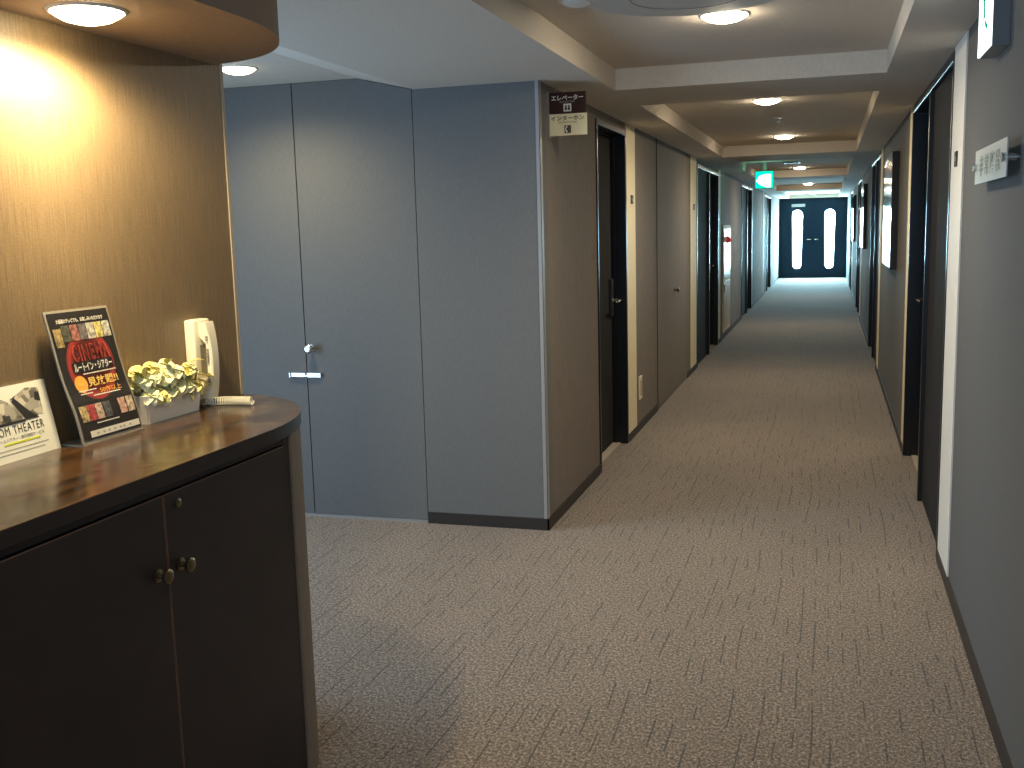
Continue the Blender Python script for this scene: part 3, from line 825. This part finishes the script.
PET = plain('cream petals', (.97, .93, .56), .6, noise=.14, scale=90); PET2 = plain('yellow petals', (.93, .80, .32), .6, noise=.15, scale=90)
LEAF = plain('yellow green leaves', (.30, .28, .04), .5, noise=.25, scale=60)
def petal(bm, c, ax, ang, tilt, ln, wd):
    """cupped petal starting at c, opening around axis ax"""
    q = Vector((0,0,1)).rotation_difference(Vector(ax).normalized())
    rows = []
    for i in range(5):
        t = i/4; rr = ln*t; wv = wd*math.sin(PI*min(1, .18+t*.78))**.45
        el = tilt + t*t*.5
        rowp = []
        for j in (-1, -.4, .4, 1):
            p = Vector((rr*math.sin(el), j*wv, rr*math.cos(el) + .25*wd*abs(j)**2 - t*t*t*ln*.18))
            p = Matrix.Rotation(ang, 3, 'Z') @ p
            rowp.append(bm.verts.new(Vector(c) + q @ p))
        rows.append(rowp)
    for a, b in zip(rows, rows[1:]):
        for j in range(3): bm.faces.new((a[j], a[j+1], b[j+1], b[j]))
def blossom_bm(r):
    bm = bmesh.new()
    for ring, (n, tl, k) in enumerate(((4, .25, .55), (6, .65, .8), (8, 1.05, 1.0), (9, 1.35, 1.05))):
        for i in range(n):
            petal(bm, (0,0,0), (random.uniform(-.1,.1), random.uniform(-.1,.1), 1), 2*PI*i/n+ring*.5+random.uniform(-.15,.15), tl*random.uniform(.85,1.15), r*k*random.uniform(.85,1.1), r*.52)
    return bm
k = 0
for row, (xx, zz, n, off) in enumerate(((.020, .076, 7, 0), (-.012, .100, 7, .018), (.012, .118, 6, .008), (.000, .138, 3, -.02))):
    for i in range(n):
        y = -.122 + (.244)*(i+.5)/n*(1 if n > 3 else .7) + off*.6 + random.uniform(-.008, .008)
        x = xx + random.uniform(-.006, .008); z = zz + random.uniform(-.008, .010)
        r = random.uniform(.026, .034)
        d = Vector((.55+random.uniform(-.3,.3) if row != 1 else -.1, y*3.2+random.uniform(-.3,.3), .9))
        o = obj('blossom', blossom_bm(r), PET if random.random() < .72 else PET2, fb, smooth=True)
        o.location = (x, y, z); o.rotation_mode = 'QUATERNION'; o.rotation_quaternion = Vector((0,0,1)).rotation_difference(d.normalized()); k += 1
def leaf_bm(ln, wd):
    bm = bmesh.new(); rows = []
    for i in range(7):
        t = i/6; w_ = wd*math.sin(PI*t)**.8+.0004
        rows.append([bm.verts.new((t*ln, j*w_, -.35*ln*t*t+abs(j)*w_*.35)) for j in (-1, 0, 1)])
    for a, b in zip(rows, rows[1:]):
        for j in (0, 1): bm.faces.new((a[j], a[j+1], b[j+1], b[j]))
    return bm
for (y, z, rz, ry, ln) in ((-.115, .095, 4.2, -.5, .06), (-.11, .12, 4.6, -.9, .055), (-.05, .08, 5.9, .2, .05), (.05, .078, .3, .5, .055), (.075, .08, .2, .9, .05), (.115, .10, 1.2, -.1, .075), (.12, .09, .9, .2, .06), (.0, .15, 5.5, -.7, .05), (-.08, .14, 4.9, -.6, .05), (.09, .14, .9, -.4, .055), (.03, .08, 5.9, 1.0, .045), (-.10, .08, 5.4, .8, .045)):
    o = obj('leaf', leaf_bm(ln, ln*.22), LEAF if rz > 4 or z < .09 else PET2, fb, smooth=True); o.location = (.012, y, z); o.rotation_euler = (0, ry, rz)

# wall telephone
ph = thing('wall_telephone', 'ivory wall telephone with upright handset at the end of the counter', 'telephone', (WX, 2.632, ZT+.018))
obj('body', box(0, .036, -.042, .042, 0, .240, .007, 3), PLASTIC, ph, smooth=True)
obj('cradle_shade', box(.0362, .0380, -.020, .020, .075, .165, .0005), plain('recess shade', (.34, .30, .22), .6), ph)  # raised sheet, darkened to stand in for shade in the cradle gap
hs = bmesh.new()
N_ = 22; rows = []
for i in range(N_+1):
    t = i/N_; z = .004+.228*t
    out = .060+.016*math.sin(PI*t)**.8                   # outer face bows away from the wall
    endk = min(1, min(t, 1-t)/.27)
    inn = .0385 if endk < 1 else .058
    if endk < 1: inn = .0385 + .0195*max(0, (endk-.72)/.28)
    hw = .025 - .006*math.sin(PI*t)
    ins = .004
    rows.append([hs.verts.new(v) for v in ((inn, -hw, z), (out-ins, -hw, z), (out, -hw+ins, z), (out, hw-ins, z), (out-ins, hw, z), (inn, hw, z))])
for a, b in zip(rows, rows[1:]):
    for j in range(6): hs.faces.new((a[j], a[(j+1) % 6], b[(j+1) % 6], b[j]))
hs.faces.new(rows[0][::-1]); hs.faces.new(rows[-1])
h_o = obj('handset', hs, PLASTIC, ph, smooth=True)
bm = bmesh.new()
for (z0, hh, nn) in ((.178, .016, 2), (.115, .042, 4), (.045, .040, 5)):
    bm = bmesh.new()
    for q in range(nn):
        zz = z0+hh*q/nn; bx(bm, .060, .067, -.0262, -.0225, zz, zz+hh/nn*.62)
    obj('printed_marks', bm, plain('faded marks', (.30, .26, .18), .6), h_o)
# coiled cord resting on the counter
cpts = []
core = [Vector((.048, 0, -.002)), Vector((.040, -.012, -.008)), Vector((.030, -.012, -.0095)), Vector((.05, -.01, -.009)), Vector((.07, -.005, -.007))]
def lerp_path(P, n):
    out = []
    for i in range(n+1):
        f = i/n*(len(P)-1); k_ = min(int(f), len(P)-2); out.append(P[k_].lerp(P[k_+1], f-k_))
    return out
bm = bmesh.new()
tube([(.055, 0, .006), (.052, -.004, -.004), (.040, -.012, -.014), (.030, -.016, -.0155), (.040, -.020, -.012), (.055, -.016, -.008)], .0022, 8, bm)
coil = []; turns = 22
A_, B_ = Vector((.045, -.020, -.0055)), Vector((.185, .004, -.0040))
for i in range(turns*12+1):
    f = i/(turns*12); a = 2*PI*turns*f; c = A_.lerp(B_, f) + Vector((0, .018*math.sin(PI*f), 0))
    d = (B_-A_).normalized(); rr = .0115*min(1, .55+f*3)
    coil.append(c + Vector((0,1,0))*rr*math.cos(a) + Vector((0,0,1))*rr*math.sin(a))
tube(coil, .0019, 6, bm)
obj('coiled_cord', bm, PLASTIC, ph, smooth=True)

# ------------------------------------------------------------------ camera
cam = bpy.data.cameras.new('Camera'); co = bpy.data.objects.new('Camera', cam); C.objects.link(co)
cam.sensor_fit = 'HORIZONTAL'; cam.sensor_width = 36; cam.lens = 36*1024.38/1024; cam.clip_end = 200; cam.clip_start = .02
yaw, p, r = math.radians(17.2093), math.radians(8.4553), math.radians(-1.5285)
f = Vector((-math.sin(yaw)*math.cos(p), math.cos(yaw)*math.cos(p), -math.sin(p)))
rt = Vector((math.cos(yaw), math.sin(yaw), 0)); up = rt.cross(f)
r2 = rt*math.cos(r)+up*math.sin(r); u2 = -rt*math.sin(r)+up*math.cos(r)
mw = Matrix(((r2.x, u2.x, -f.x, 0), (r2.y, u2.y, -f.y, 0), (r2.z, u2.z, -f.z, 1.55), (0, 0, 0, 1)))
co.matrix_world = mw
sc = bpy.context.scene; sc.camera = co
sc.view_settings.view_transform = 'Standard'; sc.view_settings.look = 'None'; sc.view_settings.exposure = 0; sc.view_settings.gamma = 1
sc.cycles.max_bounces = 8; sc.cycles.diffuse_bounces = 5; sc.cycles.use_denoising = True
sc.cycles.sample_clamp_indirect = 6
